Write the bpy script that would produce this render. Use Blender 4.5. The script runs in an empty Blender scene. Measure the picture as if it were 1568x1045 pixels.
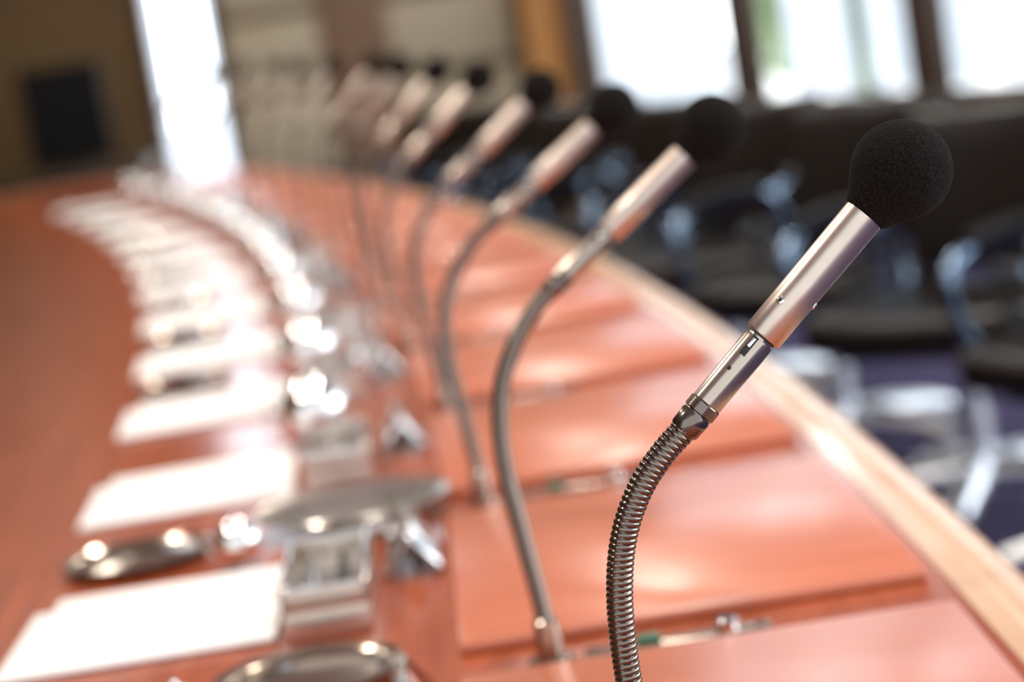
import bpy,bmesh,math,random
from mathutils import Vector,Matrix,Euler
random.seed(4)
S=bpy.context.scene
ZT=0.615; ZC=ZT+.431
SC=1.2   # whole scene is modelled at 1:1.2 and scaled up to real size at the end
S.view_settings.view_transform='Standard'
S.view_settings.look='None'
# ---------------------------------------------------------------- materials
def mat(name,col,rough=.5,metal=0,coat=0,spec=.5,noise=None,bump=None,emis=None,estr=0,sheen=0,trans=0):
    m=bpy.data.materials.new(name);m.use_nodes=True
    nt=m.node_tree;N=nt.nodes;L=nt.links;b=N['Principled BSDF']
    b.inputs['Base Color'].default_value=(*col,1);b.inputs['Roughness'].default_value=rough
    b.inputs['Metallic'].default_value=metal;b.inputs['Coat Weight'].default_value=coat
    b.inputs['Coat Roughness'].default_value=.08
    b.inputs['Specular IOR Level'].default_value=spec
    b.inputs['Sheen Weight'].default_value=sheen
    b.inputs['Transmission Weight'].default_value=trans
    if emis: b.inputs['Emission Color'].default_value=(*emis,1);b.inputs['Emission Strength'].default_value=estr
    tc=N.new('ShaderNodeTexCoord')
    if noise:
        sc,stretch,c2,det=noise
        mp=N.new('ShaderNodeMapping');mp.inputs['Scale'].default_value=stretch
        L.new(tc.outputs['Object'],mp.inputs[0])
        n=N.new('ShaderNodeTexNoise');n.inputs['Scale'].default_value=sc;n.inputs['Detail'].default_value=det
        L.new(mp.outputs[0],n.inputs['Vector'])
        r=N.new('ShaderNodeValToRGB');r.color_ramp.elements[0].position=.32;r.color_ramp.elements[1].position=.68
        r.color_ramp.elements[0].color=(*col,1);r.color_ramp.elements[1].color=(*c2,1)
        L.new(n.outputs[0],r.inputs[0]);L.new(r.outputs[0],b.inputs['Base Color'])
    if bump:
        sc,st,dist=bump
        n=N.new('ShaderNodeTexNoise');n.inputs['Scale'].default_value=sc;n.inputs['Detail'].default_value=4
        L.new(tc.outputs['Object'],n.inputs['Vector'])
        bp=N.new('ShaderNodeBump');bp.inputs['Strength'].default_value=st;bp.inputs['Distance'].default_value=dist
        L.new(n.outputs[0],bp.inputs['Height']);L.new(bp.outputs[0],b.inputs['Normal'])
    return m
M_foam=mat('black_foam',(.0025,.0022,.0022),1,spec=.10,noise=(900,(1,1,1),(.016,.012,.010),2),bump=(1100,1,.0012),sheen=.01)
M_tube=mat('champagne_aluminium',(.54,.455,.39),.32,1,noise=(60,(1,1,1),(.58,.49,.425),2))
M_nickel=mat('satin_nickel',(.42,.355,.30),.22,1)
M_chrome=mat('chrome',(.82,.82,.82),.07,1)
M_bronze=mat('brushed_bronze',(.42,.36,.30),.16,1)
M_silver=mat('brushed_silver',(.66,.63,.58),.22,1)
M_neck=mat('gooseneck_steel',(.17,.14,.12),.20,1)
M_dark=mat('dark_gap',(.01,.01,.01),.5)
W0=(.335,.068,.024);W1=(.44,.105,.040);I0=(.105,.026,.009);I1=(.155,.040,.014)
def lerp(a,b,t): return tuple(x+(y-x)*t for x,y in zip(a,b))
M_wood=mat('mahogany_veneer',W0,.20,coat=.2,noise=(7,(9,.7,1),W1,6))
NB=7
M_bands=[mat('dark_reflection_band_%d'%(k+1),lerp(W0,I0,(k+1)/NB),.22,coat=.12,spec=.45,noise=(7,(9,.7,1),lerp(W1,I1,(k+1)/NB),6)) for k in range(NB)]  # wood colour darkened leftward, painting in the dark wall's reflection
M_edge=mat('maple_edge',(.66,.38,.22),.25,coat=.3,noise=(8,(4,1,4),(.76,.48,.30),4))
M_pad=mat('salmon_leather_pad',(.55,.155,.078),.28,spec=.75,noise=(5,(1,4,1),(.60,.185,.098),3),bump=(500,.10,.0004))
M_paper=mat('white_paper',(.90,.89,.88),.7)
M_carpet=mat('purple_carpet',(.032,.024,.085),.95,noise=(3.5,(1,1,1),(.06,.045,.14),5),bump=(300,.5,.004))
M_leather=mat('black_leather',(.010,.0075,.0065),.34,spec=.30,bump=(160,.15,.001))
M_arm=mat('polished_dark_steel',(.26,.36,.50),.14,1)
M_alu=mat('polished_aluminium',(.92,.95,1.0),.34,1)
M_wall=mat('olive_plaster',(.135,.08,.03),.8,noise=(1.5,(1,1,1),(.165,.10,.04),2))
M_panel=mat('beige_panel',(.58,.50,.35),.6,noise=(2,(1,1,1),(.62,.54,.39),2))
M_trimw=mat('dark_oak_trim',(.06,.033,.018),.45,noise=(8,(6,6,1),(.09,.048,.027),4))
M_midwood=mat('brown_wood_panel',(.25,.15,.09),.5,noise=(6,(6,6,.7),(.31,.19,.12),4))
M_curt=mat('ochre_curtain',(.86,.54,.22),.8,noise=(20,(1,1,.05),(.93,.62,.30),2))
M_ceil=mat('white_ceiling',(.8,.79,.76),.9)
M_green=mat('green_led_button',(.01,.12,.06),.4)
M_screen=mat('black_screen',(.003,.003,.004),.5,spec=.2)
M_leaf=mat('foliage',(.26,.42,.18),.8,noise=(4,(1,1,1),(.55,.72,.42),5))
M_pave=mat('pale_paving',(.6,.6,.58),.8)
M_lampe=mat('added_lamp_disc',(1,1,1),.5,emis=(1,.95,.88),estr=4)  # glowing disc for the added ceiling lamps
M_glass=mat('clear_glass',(.98,1,.99),.01,trans=1)
def blindmat():
    m=bpy.data.materials.new('white_blind_fabric');m.use_nodes=True
    nt=m.node_tree;N=nt.nodes;L=nt.links
    N.remove(N['Principled BSDF']);o=N['Material Output']
    d=N.new('ShaderNodeBsdfDiffuse');d.inputs[0].default_value=(.85,.88,.92,1)
    t=N.new('ShaderNodeBsdfTranslucent');t.inputs[0].default_value=(.92,.96,1,1)
    a=N.new('ShaderNodeMixShader');a.inputs[0].default_value=.8
    L.new(d.outputs[0],a.inputs[1]);L.new(t.outputs[0],a.inputs[2])
    L.new(a.outputs[0],o.inputs[0])
    return m
M_blind=blindmat()
# ---------------------------------------------------------------- mesh builder
class MB:
    def __init__(s): s.bm=bmesh.new();s.mats=[]
    def mi(s,m):
        if m not in s.mats: s.mats.append(m)
        return s.mats.index(m)
    def sweep(s,pts,rad,m,segs=24,closed=False,caps=True,flat=1.0,up=None):
        pts=[Vector(p) for p in pts];n=len(pts);i0=s.mi(m)
        T=[]
        for i in range(n):
            if closed: t=pts[(i+1)%n]-pts[i-1]
            else: t=pts[min(i+1,n-1)]-pts[max(i-1,0)]
            if t.length<1e-9: t=T[-1] if T else Vector((0,0,1))
            T.append(t.normalized())
        u=Vector(up) if up else (Vector((0,1,0)) if abs(T[0].y)<.9 else Vector((1,0,0)))
        u=(u-T[0]*u.dot(T[0])).normalized()
        rings=[];d=0
        for i in range(n):
            if i: d+=(pts[i]-pts[i-1]).length
            u=(u-T[i]*u.dot(T[i])).normalized();w=T[i].cross(u)
            ring=[]
            for k in range(segs):
                th=2*math.pi*k/segs
                r=rad(i,d,th) if callable(rad) else (rad[i] if isinstance(rad,(list,tuple)) else rad)
                ring.append(s.bm.verts.new(pts[i]+u*math.cos(th)*r+w*math.sin(th)*r*flat))
            rings.append(ring)
        rng=range(n if closed else n-1)
        for i in rng:
            A=rings[i];B=rings[(i+1)%n]
            for k in range(segs):
                f=s.bm.faces.new((A[k],A[(k+1)%segs],B[(k+1)%segs],B[k]));f.material_index=i0;f.smooth=True
        if caps and not closed:
            for R in (rings[0][::-1],rings[-1]):
                f=s.bm.faces.new(R);f.material_index=i0
    def lathe(s,origin,axis,prof,m,segs=40,caps=True):
        o=Vector(origin);a=Vector(axis).normalized()
        i0=s.mi(m)
        u=a.orthogonal().normalized();w=a.cross(u);rings=[]
        for (t,r) in prof:
            rings.append([s.bm.verts.new(o+a*t+(u*math.cos(2*math.pi*k/segs)+w*math.sin(2*math.pi*k/segs))*max(r,1e-5)) for k in range(segs)])
        for i in range(len(rings)-1):
            A=rings[i];B=rings[i+1]
            for k in range(segs):
                f=s.bm.faces.new((A[k],A[(k+1)%segs],B[(k+1)%segs],B[k]));f.material_index=i0;f.smooth=True
        if caps:
            for R in (rings[0][::-1],rings[-1]):
                f=s.bm.faces.new(R);f.material_index=i0
    def box(s,c,size,m,bev=0,rot=None,segs=2,smooth=False,deform=None):
        t=bmesh.new();bmesh.ops.create_cube(t,size=1)
        bmesh.ops.scale(t,vec=size,verts=t.verts)
        if bev: bmesh.ops.bevel(t,geom=t.edges[:],offset=bev,segments=segs,profile=.5,affect='EDGES')
        if deform:
            bmesh.ops.subdivide_edges(t,edges=t.edges[:],cuts=3,use_grid_fill=True)
            for v in t.verts: deform(v.co)
        Mx=Matrix.Translation(c)@((rot if isinstance(rot,Matrix) else Euler(rot).to_matrix().to_4x4()) if rot is not None else Matrix())
        i0=s.mi(m);mp={}
        for v in t.verts: mp[v]=s.bm.verts.new(Mx@v.co)
        for f in t.faces:
            nf=s.bm.faces.new([mp[v] for v in f.verts]);nf.material_index=i0;nf.smooth=smooth or bool(bev)
        t.free()
    def prism(s,poly,z0,z1,m,smooth=False):
        i0=s.mi(m)
        A=[s.bm.verts.new((x,y,z0)) for x,y in poly];B=[s.bm.verts.new((x,y,z1)) for x,y in poly]
        f=s.bm.faces.new(B);f.material_index=i0
        f=s.bm.faces.new(A[::-1]);f.material_index=i0
        n=len(poly)
        for k in range(n):
            f=s.bm.faces.new((A[k],A[(k+1)%n],B[(k+1)%n],B[k]));f.material_index=i0
    def mesh(s,name):
        bmesh.ops.recalc_face_normals(s.bm,faces=s.bm.faces[:])
        me=bpy.data.meshes.new(name);s.bm.to_mesh(me);s.bm.free()
        for m in s.mats: me.materials.append(m)
        try: me.set_sharp_from_angle(angle=math.radians(42))
        except Exception: pass
        return me
    def obj(s,name,loc=(0,0,0),rz=0):
        me=s.mesh(name);o=bpy.data.objects.new(name,me);S.collection.objects.link(o)
        o.location=loc;o.rotation_euler=(0,0,rz);return o
def inst(name,me,loc,rz=0,sc=1):
    o=bpy.data.objects.new(name,me);S.collection.objects.link(o);o.location=loc;o.rotation_euler=(0,0,rz);o.scale=(sc,sc,sc);return o
def catmull(P,n=12):
    P=[Vector(p) for p in P];Q=[P[0]*2-P[1]]+P+[P[-1]*2-P[-2]];out=[]
    for i in range(1,len(Q)-2):
        a,b,c,d=Q[i-1],Q[i],Q[i+1],Q[i+2]
        for k in range(n):
            t=k/n
            out.append(.5*((2*b)+(c-a)*t+(2*a-5*b+4*c-d)*t*t+(3*b-a-3*c+d)*t**3))
    out.append(P[-1]);return out
# ---------------------------------------------------------------- table geometry
def xe(Y): return .30-.0212*max(0,Y-1.3)**2
def ang(Y): return math.atan(.0424*max(0,Y-1.3))
def at(Y,off,z=0):
    th=ang(Y);return Vector((xe(Y)-off*math.cos(th),Y,z))
outline=[(xe(y*.2),y*.2) for y in range(-6,44)]
end=catmull([(xe(8.6),8.6,0),(-1.04,9.15,0),(-1.25,9.4,0),(-1.55,9.45,0),(-1.9,9.2,0),(-2.2,8.3,0),(-2.35,6.6,0),(-2.42,4.5,0),(-2.45,2,0),(-2.45,-1.2,0)],6)
outline=outline[:-1]+[(p.x,p.y) for p in end]
tb=MB()
tb.prism(outline,ZT-.045,ZT,M_wood)
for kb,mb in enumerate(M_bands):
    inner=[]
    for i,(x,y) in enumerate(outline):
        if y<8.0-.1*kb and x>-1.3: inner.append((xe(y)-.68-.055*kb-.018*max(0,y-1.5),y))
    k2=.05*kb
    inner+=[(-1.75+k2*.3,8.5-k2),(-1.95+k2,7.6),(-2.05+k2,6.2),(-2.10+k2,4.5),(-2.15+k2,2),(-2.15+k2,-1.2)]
    tb.prism(inner,ZT-.01,ZT+.0002*(kb+1),mb)  # nested strips carry the painted dark reflection across the top
nose=[Vector((x,y,ZT-.021)) for x,y in outline]
tb.sweep(nose,.0245,M_edge,segs=16,flat=1.15,up=(0,0,1))
i0=tb.mi(M_edge)
prev=None
for i,(x,y) in enumerate(outline):
    a=Vector(outline[max(i-1,0)]);b=Vector(outline[min(i+1,len(outline)-1)]);t=(b-a).normalized();n=Vector((-t.y,t.x))
    p=Vector((x,y));q=p+n*.03
    c=(tb.bm.verts.new((p.x,p.y,ZT+.0012)),tb.bm.verts.new((q.x,q.y,ZT+.0012)))
    if prev:
        f=tb.bm.faces.new((prev[0],c[0],c[1],prev[1]));f.material_index=i0
    prev=c
for y in (0.2,3,6,8):
    cx=(xe(y)-2.2)/2
    tb.box((cx,y,(ZT-.045)/2+.001),(.9 if y<8 else .3,.08,ZT-.047),M_wood,bev=.01)
tb.box((-1.05,3.5,.32),(.05,8.0,.3),M_wood)
table=tb.obj('conference_table')
st=[1.04,1.555,2.11,2.64,3.165,3.70,4.22,4.74,5.26,5.78,6.30,6.82,7.34,7.86]
# ---------------------------------------------------------------- desk pads
PL=.43;w=.325
b=MB();b.box((0,0,.0045),(w,PL,.009),M_pad,bev=.003)
b.box((0,0,.0093),(w-.03,PL-.03,.0012),M_pad,bev=.0004)
padm=b.mesh('desk_pad')
for i,y in enumerate([.50]+st):
    yc=y+.052+PL/2
    inst('desk_pad',padm,at(yc,.042+w/2,ZT+.0004),ang(yc))
# ---------------------------------------------------------------- socket strips
sb=MB()
sb.box((.085,0,.0015),(.125,.018,.003),M_nickel,bev=.001)
sb.box((.065,0,.005),(.016,.012,.006),M_green,bev=.001)
sb.lathe((.118,0,.003),(0,0,1),[(0,.008),(.006,.008),(.008,.006)],M_chrome,segs=20)
for k in (.030,.140): sb.lathe((k,0,.003),(0,0,1),[(0,.003),(.001,.0025)],M_dark,segs=12)
sme=sb.mesh('socket_strip')
# ---------------------------------------------------------------- microphones
def microphone(base,ctrl,head,lite=False):
    b=MB()
    H=Vector(head);E=Vector(ctrl[-1]);ax=(H-E).normalized()
    c0=H-ax*.149
    pts=[Vector(p) for p in ctrl[:-1]]+[c0]
    P=catmull(pts+[c0+ax*.012],14)[:-13]
    pitch=.0027;per=7 if not lite else 4
    L=[0]
    for i in range(1,len(P)): L.append(L[-1]+(P[i]-P[i-1]).length)
    step=pitch/per;n=int(L[-1]/step);R=[];j=0
    for k in range(n+1):
        d=L[-1]*k/n
        while j<len(L)-2 and L[j+1]<d: j+=1
        t=(d-L[j])/max(L[j+1]-L[j],1e-9);R.append(P[j].lerp(P[j+1],min(1,t)))
    def rad(i,d,th):
        ph=(d/pitch-th/(2*math.pi))%1
        return .0055+.00072*(math.sin(math.pi*ph)**.5)
    b.sweep(R,rad,M_neck,segs=28 if not lite else 14)
    b.lathe((0,0,.0),(0,0,1),[(0,.015),(.003,.015),(.004,.0095),(.028,.0085),(.030,.0065)],M_nickel,segs=32)
    def q(d): return H-ax*d
    sg=48
    b.lathe(q(.1515),ax,[(0,.0062),(.001,.0070),(.009,.0074),(.0095,.0070),(.0105,.0070),(.011,.0077),(.0158,.0077),(.0165,.0070)],M_neck,segs=sg)
    b.lathe(q(.1355),ax,[(0,.0066),(.0006,.0072),(.036,.0074),(.0372,.0071),(.0373,.0062),(.045,.0062)],M_nickel,segs=sg)
    b.lathe(q(.0965),ax,[(0,.0068),(.0002,.0086),(.0010,.0090),(.030,.0092),(.055,.0094),(.0765,.0095),(.077,.009)],M_tube,segs=sg)
    b.lathe(q(.0972),ax,[(0,.0070),(.0009,.0070)],M_dark,segs=sg)
    r=.0228
    prof=[(-.0262,.0090),(-.0258,.0101),(-.0232,.0118),(-.0203,.0135),(-.0176,.0155),(-.0148,.0178)]
    for k in range(0,40):
        a=math.radians(56+k*124/39)
        prof.append((-math.cos(a)*r,math.sin(a)*r))
    b.lathe(H,ax,prof,M_foam,segs=64,caps=False)
    side=ax.cross(Vector((0,1,0))).normalized()
    if side.z<0: side=-side
    f=Vector((0,-1,0));f=(f-ax*f.dot(ax)).normalized()
    def screw(d,an,R0,rs=.0016,m=M_chrome):
        nrm=(f*math.cos(an)+side*math.sin(an)).normalized()
        o=q(d)+nrm*(R0-.0006)
        b.lathe(o,nrm,[(0,rs),(.0009,rs),(.0012,rs*.8)],m,segs=20)
        b.lathe(o+nrm*.0008,nrm,[(0,rs*.55),(.0006,rs*.45)],M_dark,segs=6)
    screw(.0790,math.radians(37),.0091,.0019)
    screw(.0712,math.radians(-75),.0091)
    screw(.1165,math.radians(30),.0073,.0010,M_dark)
    nrm=(f*math.cos(.45)+side*math.sin(.45)).normalized()
    zax=ax;xax=nrm;yax=zax.cross(xax)
    Mx=Matrix((xax,yax,zax)).transposed().to_4x4()
    b.box(q(.1035)+nrm*.0066,(.0016,.0034,.0105),M_dark,bev=.0005,rot=Mx)
    b.box(q(.1015)+nrm*.0074,(.0012,.0020,.0050),M_chrome,bev=.0004,rot=Mx)
    return b.obj('gooseneck_microphone',base)
mp2=[(0,0),(-.001,.035),(-.006,.083),(-.0105,.129),(-.0095,.160),(-.0035,.187),(.009,.211),(.024,.230),(.038,.242)]
heads=[(.183,1.072,-.100),(.152,1.595,-.1015),(.121,2.15,-.105),(.075,2.69,-.098),(.011,3.2,-.089),(-.049,3.74,-.083),(-.118,4.25,-.077),(-.181,4.8,-.076),(-.295,5.35,-.075),(-.40,5.88,-.073),(-.50,6.40,-.071),(-.63,6.92,-.070),(-.77,7.44,-.07),(-.91,7.95,-.07)]
basesX=[.036,-.007,-.047,-.084,-.133,-.185,-.235,-.31,-.40,-.51,-.62,-.74,-.88,-1.02]
for i,(y,h,bx) in enumerate(zip(st,heads,basesX)):
    if i==0:
        base=Vector((.038,1.045,ZT+.0004))
        loc=[(0,0),(-.004,.04),(-.008,.08),(-.0100,.119),(-.0095,.149),(-.0065,.173),(-.0005,.193),(.0095,.2105),(.0215,.2235),(.0325,.2325)]
    else:
        base=Vector((bx,y,ZT+.0004))
        hx=h[0]-bx;hz=h[2]+ZC-ZT
        loc=[(l*hx/.159,z*hz/.330) for l,z in mp2]
    H=Vector((h[0]-base.x,h[1]-base.y,h[2]+ZC-ZT))
    ctrl=[(l,H.y*min(1,max(0,z)/H.z),z) for l,z in loc]
    microphone(base,ctrl,H,lite=i>0)
    inst('socket_strip',sme,(base.x,base.y,ZT+.0003),ang(y))
# ---------------------------------------------------------------- notepads, boxes, name tents, coasters
def notepad(loc,rz,s):
    b=MB()
    b.box((0,-.012,.0014),(.208,.20,.0028),M_paper,bev=.0005)
    b.box((.006,.022,.0042),(.188,.19,.0028),M_paper,bev=.0005,rot=(0,0,s))
    b.obj('notepad',loc,rz)
bx=MB()
bx.box((0,0,.012),(.064,.18,.022),M_tube,bev=.002)
for sx in (-.0300,.0300): bx.box((sx,0,.030),(.004,.18,.016),M_tube,bev=.001)
for sy in (-.0880,.0880): bx.box((0,sy,.030),(.064,.004,.016),M_tube,bev=.001)
for sx in (-.0300,.0300): bx.box((sx,0,.0385),(.005,.181,.002),M_chrome,bev=.0006)
for sy in (-.0880,.0880): bx.box((0,sy,.0385),(.065,.005,.002),M_chrome,bev=.0006)
bx.box((0,0,.0245),(.056,.17,.0015),M_silver)
bx.sweep([(-.010,-.06,.029),(-.014,.07,.029)],.0032,M_chrome,segs=16)
bx.sweep([(.012,-.07,.029),(.010,.06,.029)],.0032,M_dark,segs=16)
bxm=bx.mesh('pen_box')
tn=MB()
def tent(b,w,h,L,th,m):
    sl=math.hypot(w/2,h);a=math.atan2(h,w/2)
    for sgn in (-1,1):
        b.box((sgn*w/4,0,h/2),(sl,L,th),m,bev=.0004,rot=(0,a*sgn,0))
    b.box((0,0,h),(th*2.2,L,th*1.6),m,bev=.0008)
tent(tn,.050,.031,.16,.0016,M_chrome)
tnm=tn.mesh('name_tent')
co=MB()
co.lathe((0,0,0),(0,0,1),[(0,.050),(.001,.056),(.004,.062),(.0085,.066),(.0092,.0655),(.0080,.0635),(.0050,.060),(.0040,.056),(.0052,.048),(.0072,.034),(.0086,.018),(.0090,.0001)],M_bronze,segs=72)
com=co.mesh('coaster')
tr=MB()
tr.lathe((0,0,0),(0,0,1),[(0,.03),(.003,.03),(.005,.012),(.010,.010),(.014,.03),(.016,.078),(.020,.088),(.0212,.087),(.018,.077),(.0165,.04),(.0163,.0001)],M_silver,segs=64)
trm=tr.mesh('serving_tray')
gl=MB()
gl.lathe((0,0,0),(0,0,1),[(0,.0205),(.002,.0215),(.070,.0265),(.0705,.0258),(.010,.0200),(.008,.017),(.0078,.0001)],M_glass,segs=40)
glm=gl.mesh('drinking_glass')
cp=MB()
R0=.037
prof=[(0,.016),(.003,.016),(.005,.012)]
for k in range(0,21):
    a=math.radians(25+k*145/20);prof.append((.038-math.cos(a)*R0,math.sin(a)*R0))
prof+=[(.0755,.0045),(.079,.005),(.082,.003),(.0825,.0001)]
cp.lathe((0,0,0),(0,0,1),prof,M_chrome,segs=56)
hp=catmull([(.034,0,.052),(.046,0,.056),(.050,0,.042),(.044,0,.028),(.034,0,.026)],6)
cp.sweep(hp,.0022,M_chrome,segs=10)
cpm=cp.mesh('sugar_bowl')
for i,y in enumerate([.50]+st[:-1]):
    yy=y+.28
    th=ang(yy)
    g=.018*max(0,y-1.5)
    def lc(off,yv):
        return (xe(yv)-off,yv)
    X,Y=lc(.604+g,yy);notepad((X,Y,ZT+.0018),th+random.uniform(-.01,.01),random.uniform(-.02,.02))
    X,Y=lc(.460+g*.4,y+.245);inst('pen_box',bxm,(X,Y,ZT+.0003),th)
    X,Y=lc(.398+g*.15,y+.385);inst('name_tent',tnm,(X,Y,ZT+.0014),ang(Y))
    X,Y=lc(.64+g,y+.525)
    if i%2==0 or i>3: inst('coaster',com,(X,Y,ZT+.0018),th)
    if i>2:
        X,Y=lc(.482+g*.5,y+.445);inst('sugar_bowl',cpm,(X,Y,ZT+.0003),th+math.pi)
    elif i:
        X,Y=lc(.545,y+.45);inst('sugar_bowl',cpm,(X,Y,ZT+.0003),th+math.pi,.55)
    if i>2 and i<11 and i%2==0:
        X,Y=lc(.415+g*.15,y+.575);inst('drinking_glass',glm,(X,Y,ZT+.0003),th)
inst('coaster',com,(-.172,1.600,ZT+.0003))
inst('serving_tray',trm,(-.163,2.112,ZT+.0003))
# ---------------------------------------------------------------- office chairs
def chair_mesh():
    b=MB()
    def ds(c):
        c.z+=.25*(c.y**2)-.10*(c.x**2)
    b.box((0.02,0,.455),(.50,.50,.085),M_leather,bev=.035,segs=4,deform=ds)
    b.box((0.0,0,.405),(.40,.40,.03),M_dark,bev=.01)
    def db(c):
        c.x+=.55*c.y**2*1.0-.25*c.z**2
    b.box((-.275,0,.69),(.065,.46,.36),M_leather,bev=.03,segs=4,rot=(0,-.18,0),deform=db)
    b.box((-.235,0,.47),(.03,.10,.20),M_arm,bev=.01,rot=(0,-.1,0))
    for s in (-1,1):
        pts=catmull([(-.20,.22*s,.42),(-.26,.275*s,.47),(-.245,.29*s,.60),(-.18,.29*s,.665),(.0,.29*s,.675),(.14,.29*s,.665),(.20,.29*s,.62),(.17,.285*s,.50),(.10,.26*s,.425),(.03,.22*s,.41)],8)
        b.sweep(pts,.0145,M_arm,segs=14)
        b.sweep(catmull([(-.17,.29*s,.680),(0,.29*s,.690),(.14,.29*s,.679)],8),.018,M_leather,segs=14)
    b.lathe((0,0,.08),(0,0,1),[(0,.032),(.16,.032),(.162,.022),(.33,.022)],M_alu,segs=28)
    b.lathe((0,0,.07),(0,0,1),[(0,.05),(.05,.055),(.07,.035)],M_alu,segs=28)
    for k in range(5):
        a=k*2*math.pi/5+.3;c,s=math.cos(a),math.sin(a)
        b.sweep([(c*.03,s*.03,.115),(c*.12,s*.12,.112),(c*.24,s*.24,.095),(c*.315,s*.315,.078)],[.036,.036,.032,.026],M_alu,segs=14,flat=1,up=(0,0,1))
        b.lathe((c*.31,s*.31,.045),(0,0,1),[(0,.006),(.04,.006)],M_alu,segs=10)
        for w in (-.014,.014):
            o=Vector((c*.325,s*.325,.027))+Vector((-s,c,0))*w
            b.lathe(o-Vector((-s,c,0))*.009,(-s,c,0),[(0,.020),(.002,.026),(.016,.026),(.018,.020)],M_dark,segs=22)
    return b.mesh('office_chair')
chm=chair_mesh()
for x,y,w in [(1.02,2.30,.3),(1.02,2.95,.35),(.96,3.60,.55),(.80,4.25,.80),(.66,4.93,.72),(.52,5.62,.85),(.36,6.25,.6),(.18,6.85,.75),(-.02,7.45,.6),(-.24,8.05,.7)]:
    th=ang(y)
    inst('office_chair',chm,(x,y,0.001),math.pi+th*.6+w,.84)
# ---------------------------------------------------------------- room
def simple(name,c,size,m,rz=0,bev=0):
    b=MB();b.box((0,0,0),size,m,bev=bev);return b.obj(name,c,rz)
HC=2.75
simple('floor',(0,4,-.05),(10,18,.1),M_carpet)
simple('ceiling',(0,5.5,HC+.05),(10,13,.1),M_ceil)
simple('wall_left',(-3.6,5,HC/2),(.1,13,HC),M_wall)
YB=11.0
wx0,wx1=-1.40,-1.12
b=MB()
for x0,x1,z0,z1 in [(-3.6,wx0,0,HC),(wx0,wx1,2.5,HC),(wx1,.62,0,HC),(wx0,wx1,0,.1)]:
    b.box(((x0+x1)/2,YB+.06,(z0+z1)/2),(x1-x0,.12,z1-z0),M_wall)
b.obj('wall_back')
b=MB()
for k,(z0,z1) in enumerate([(.1,.40),(.44,.78),(.82,1.14),(1.18,1.52),(1.56,1.95),(1.99,2.32),(2.36,2.68)]):
    b.box((-.85,YB-.012,(z0+z1)/2),(.42,.022,z1-z0),M_panel,bev=.004)
    b.box((-.06,YB-.012,(z0+z1)/2),(.54,.022,z1-z0),M_panel,bev=.004)
b.box((-.48,YB-.02,1.37),(.30,.04,2.70),M_midwood,bev=.004)
b.obj('trim_1')
def frame(name,c,w,z0,z1,rz,m,t=.05,d=.08,mids=0):
    b=MB()
    for sx in (-1,1): b.box((sx*(w/2-t/2),0,(z0+z1)/2),(t,d,z1-z0),m,bev=.004)
    for zz in (z0+t/2,z1-t/2): b.box((0,0,zz),(w-2*t,d,t),m,bev=.004)
    for k in range(mids): b.box((-w/2+w*(k+1)/(mids+1),0,(z0+z1)/2),(t*.6,d*.7,z1-z0-2*t),m)
    return b.obj(name,c,rz)
frame('window_1',((wx0+wx1)/2,YB,0),wx1-wx0+.08,.06,2.54,0,M_trimw,t=.045)
b=MB()
for k in range(5): b.box((-.12+.06*k,0,1.3),(.056,.002,2.36),M_blind,rot=(0,0,.45+.3*(k%2)))  # slats added in this window only to cut its brightness
b.box((0,0,2.49),(.27,.03,.02),M_paper)
b.obj('vertical_blind',((wx0+wx1)/2,YB+.08,0))
D=Vector((1.01,-2.05,0)).normalized();rz=math.atan2(D.y,D.x)
nin=Vector((D.y,-D.x,0))
if nin.x>0: nin=-nin
O=Vector((.54,10.6,0));
ts=[-.056*2.285+i*1.27 for i in range(0,7)]
ts[1]=.535*2.285;ts[2]=1.044*2.285
for i in range(3,7): ts[i]=ts[2]+(i-2)*1.25
t0=-.45;t1=ts[-1]+.2
zs,zh=.46,2.45
b=MB()
R=Matrix.Rotation(rz,4,'Z')
def wb(ta,tb_,z0,z1,m,th=.14,off=.07):
    c=O+D*((ta+tb_)/2)-nin*off;b.box((c.x,c.y,(z0+z1)/2),(tb_-ta,th,z1-z0),m,rot=R)
wb(t0,t1,0,zs,M_wall);wb(t0,t1,zh,HC,M_wall);wb(t0,ts[0],zs,zh,M_wall);wb(ts[-1],t1,zs,zh,M_wall)
b.obj('wall_right')
b=MB();wb(t0,t1,zs-.03,zs,M_trimw,.2,.0);b.obj('trim_2')
for i in range(len(ts)-1):
    c=O+D*((ts[i]+ts[i+1])/2)
    frame('window_%d'%(i+2),(c.x,c.y,0),ts[i+1]-ts[i],zs,zh,rz,M_trimw,t=.065,d=.10)
    b=MB();w=ts[i+1]-ts[i]-.13;n=int(w/.115)
    for k in range(n+1):
        if random.random()<.2: continue
        b.box((-w/2+w*k/n,0,(zs+zh)/2),(.10,.002,zh-zs-.14),M_blind,rot=(0,0,random.uniform(.15,.6)))
    b.box((0,0,zh-.085),(w,.03,.03),M_paper)
    cc=c-nin*.12
    b.obj('vertical_blind',(cc.x,cc.y,0),rz)
b=MB()
n=60
i0=b.mi(M_curt);prev=None
for k in range(n+1):
    t=k/n;x=.27+t*.17;y=10.78+.022*math.sin(t*math.pi*2*4.5)
    c=(b.bm.verts.new((x,y,.05)),b.bm.verts.new((x,y,2.6)))
    if prev:
        f=b.bm.faces.new((prev[0],c[0],c[1],prev[1]));f.material_index=i0;f.smooth=True
    prev=c
b.sweep([(.2,10.80,2.62),(.5,10.80,2.62)],.014,M_trimw,segs=12)
b.obj('curtain')
b=MB()
b.box((0,0,.30),(1.15,.42,.58),M_trimw,bev=.006);b.box((0,0,.60),(1.2,.46,.04),M_trimw,bev=.006)
for k in (-.38,0,.38): b.box((k,-.215,.30),(.35,.012,.5),M_midwood,bev=.003)
b.obj('credenza',(-2.03,10.66,0.01))
b=MB()
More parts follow.
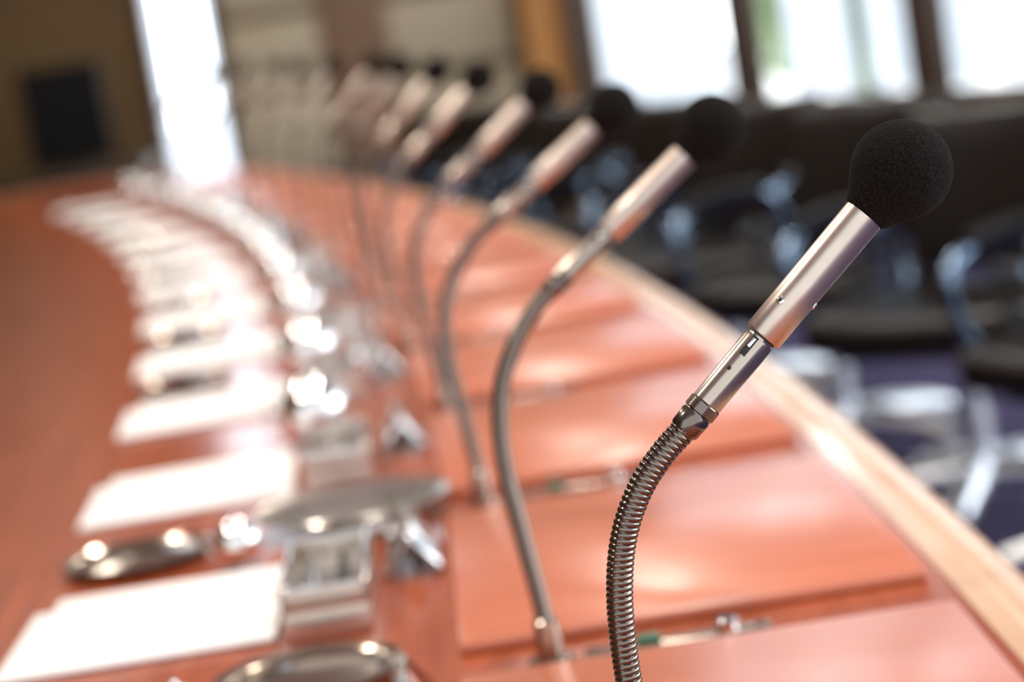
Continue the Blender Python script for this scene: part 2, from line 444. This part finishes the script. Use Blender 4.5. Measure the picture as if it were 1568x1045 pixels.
b.box((0,0,.24),(.36,.05,.42),M_screen,bev=.008);b.box((0,-.026,.24),(.33,.003,.38),M_screen)
b.box((0,0.01,.03),(.05,.03,.07),M_dark);b.box((0,0,.008),(.22,.16,.014),M_dark,bev=.004)
b.obj('monitor',(-1.76,10.6,.636))
for j,(x,y,s,z) in enumerate([(3.3,11.6,.8,.8),(2.2,13.4,.7,.8),(5.2,9.2,.9,.9),(7.5,6,1.3,1.0)]):
    b=MB();t=bmesh.new()
    bmesh.ops.create_icosphere(t,subdivisions=4,radius=1)
    i0=b.mi(M_leaf);mp={}
    for v in t.verts:
        n=v.co.normalized();k=1+.18*math.sin(n.x*9+j)*math.sin(n.y*8)*math.sin(n.z*7+j)+random.uniform(-.06,.06)
        mp[v]=b.bm.verts.new((n.x*k*s,n.y*k*s,n.z*k*s+z+s*.3))
    for f in t.faces:
        nf=b.bm.faces.new([mp[v] for v in f.verts]);nf.material_index=i0
    t.free()
    b.sweep([(0,0,-.14),(0,0,z)],.09,M_trimw,segs=10)
    b.obj('garden_tree',(x,y,0))
simple('ground_outside',(0,10,-.2),(60,60,.1),M_pave)
# ---------------------------------------------------------------- lights
b=MB()
for y in (1.6,3.4,5.2,7.0,9.2):
    for x in (-1.3,.35):
        xx=x-.02*(y-1.5)**1.5
        l=bpy.data.lights.new('added_downlight','AREA');l.shape='DISK';l.size=.20;l.energy=16;l.color=(1,.93,.82);l.spread=math.radians(150)  # unseen lamp added for fill light and round highlights on the chrome
        o=bpy.data.objects.new('added_downlight',l);S.collection.objects.link(o);o.location=(xx,y,HC-.045)
        b.lathe((xx,y,HC-.03),(0,0,1),[(-.008,.105),(-.010,.118),(.03,.118)],M_chrome,segs=24,caps=False)
        b.lathe((xx,y,HC-.03),(0,0,1),[(0,.105),(.005,.105)],M_lampe,segs=24)
b.obj('added_downlight_fitting')  # rings and glowing discs dressing the added lamps
# hazy sky, brighter towards the window side
W=bpy.data.worlds.new('sky');S.world=W;W.use_nodes=True
nt=W.node_tree;N=nt.nodes;L=nt.links
bg=N['Background'];bg.inputs[0].default_value=(.92,.96,1,1)
tc=N.new('ShaderNodeTexCoord');dp=N.new('ShaderNodeVectorMath');dp.operation='DOT_PRODUCT'
dp.inputs[1].default_value=Vector((.55,.83,.12)).normalized()
L.new(tc.outputs['Generated'],dp.inputs[0])
mr=N.new('ShaderNodeMapRange');mr.interpolation_type='SMOOTHSTEP'
mr.inputs[1].default_value=-.3;mr.inputs[2].default_value=.9;mr.inputs[3].default_value=1.75;mr.inputs[4].default_value=9.5
L.new(dp.outputs['Value'],mr.inputs[0]);L.new(mr.outputs[0],bg.inputs[1])
# ---------------------------------------------------------------- camera
p=math.radians(7.86);r=math.radians(9)
fw=Vector((0,math.cos(p),-math.sin(p)));u0=Vector((0,math.sin(p),math.cos(p)));r0=Vector((1,0,0))
Rv=r0*math.cos(r)-u0*math.sin(r);Uv=r0*math.sin(r)+u0*math.cos(r)
for o in list(S.objects):
    o.location=o.location*SC
    if o.type=='LIGHT':
        o.data.size*=SC;o.data.energy*=SC*SC
    else: o.scale=o.scale*SC
cam=bpy.data.cameras.new('camera');co_=bpy.data.objects.new('camera',cam);S.collection.objects.link(co_)
Mx=Matrix((Rv,Uv,-fw)).transposed().to_4x4();Mx.translation=Vector((0,0,ZC*SC));co_.matrix_world=Mx
cam.lens=85;cam.sensor_width=36;cam.sensor_fit='HORIZONTAL';cam.clip_start=.05;cam.clip_end=200
cam.dof.use_dof=True;cam.dof.focus_distance=1.066*SC;cam.dof.aperture_fstop=5.4/SC
S.camera=co_
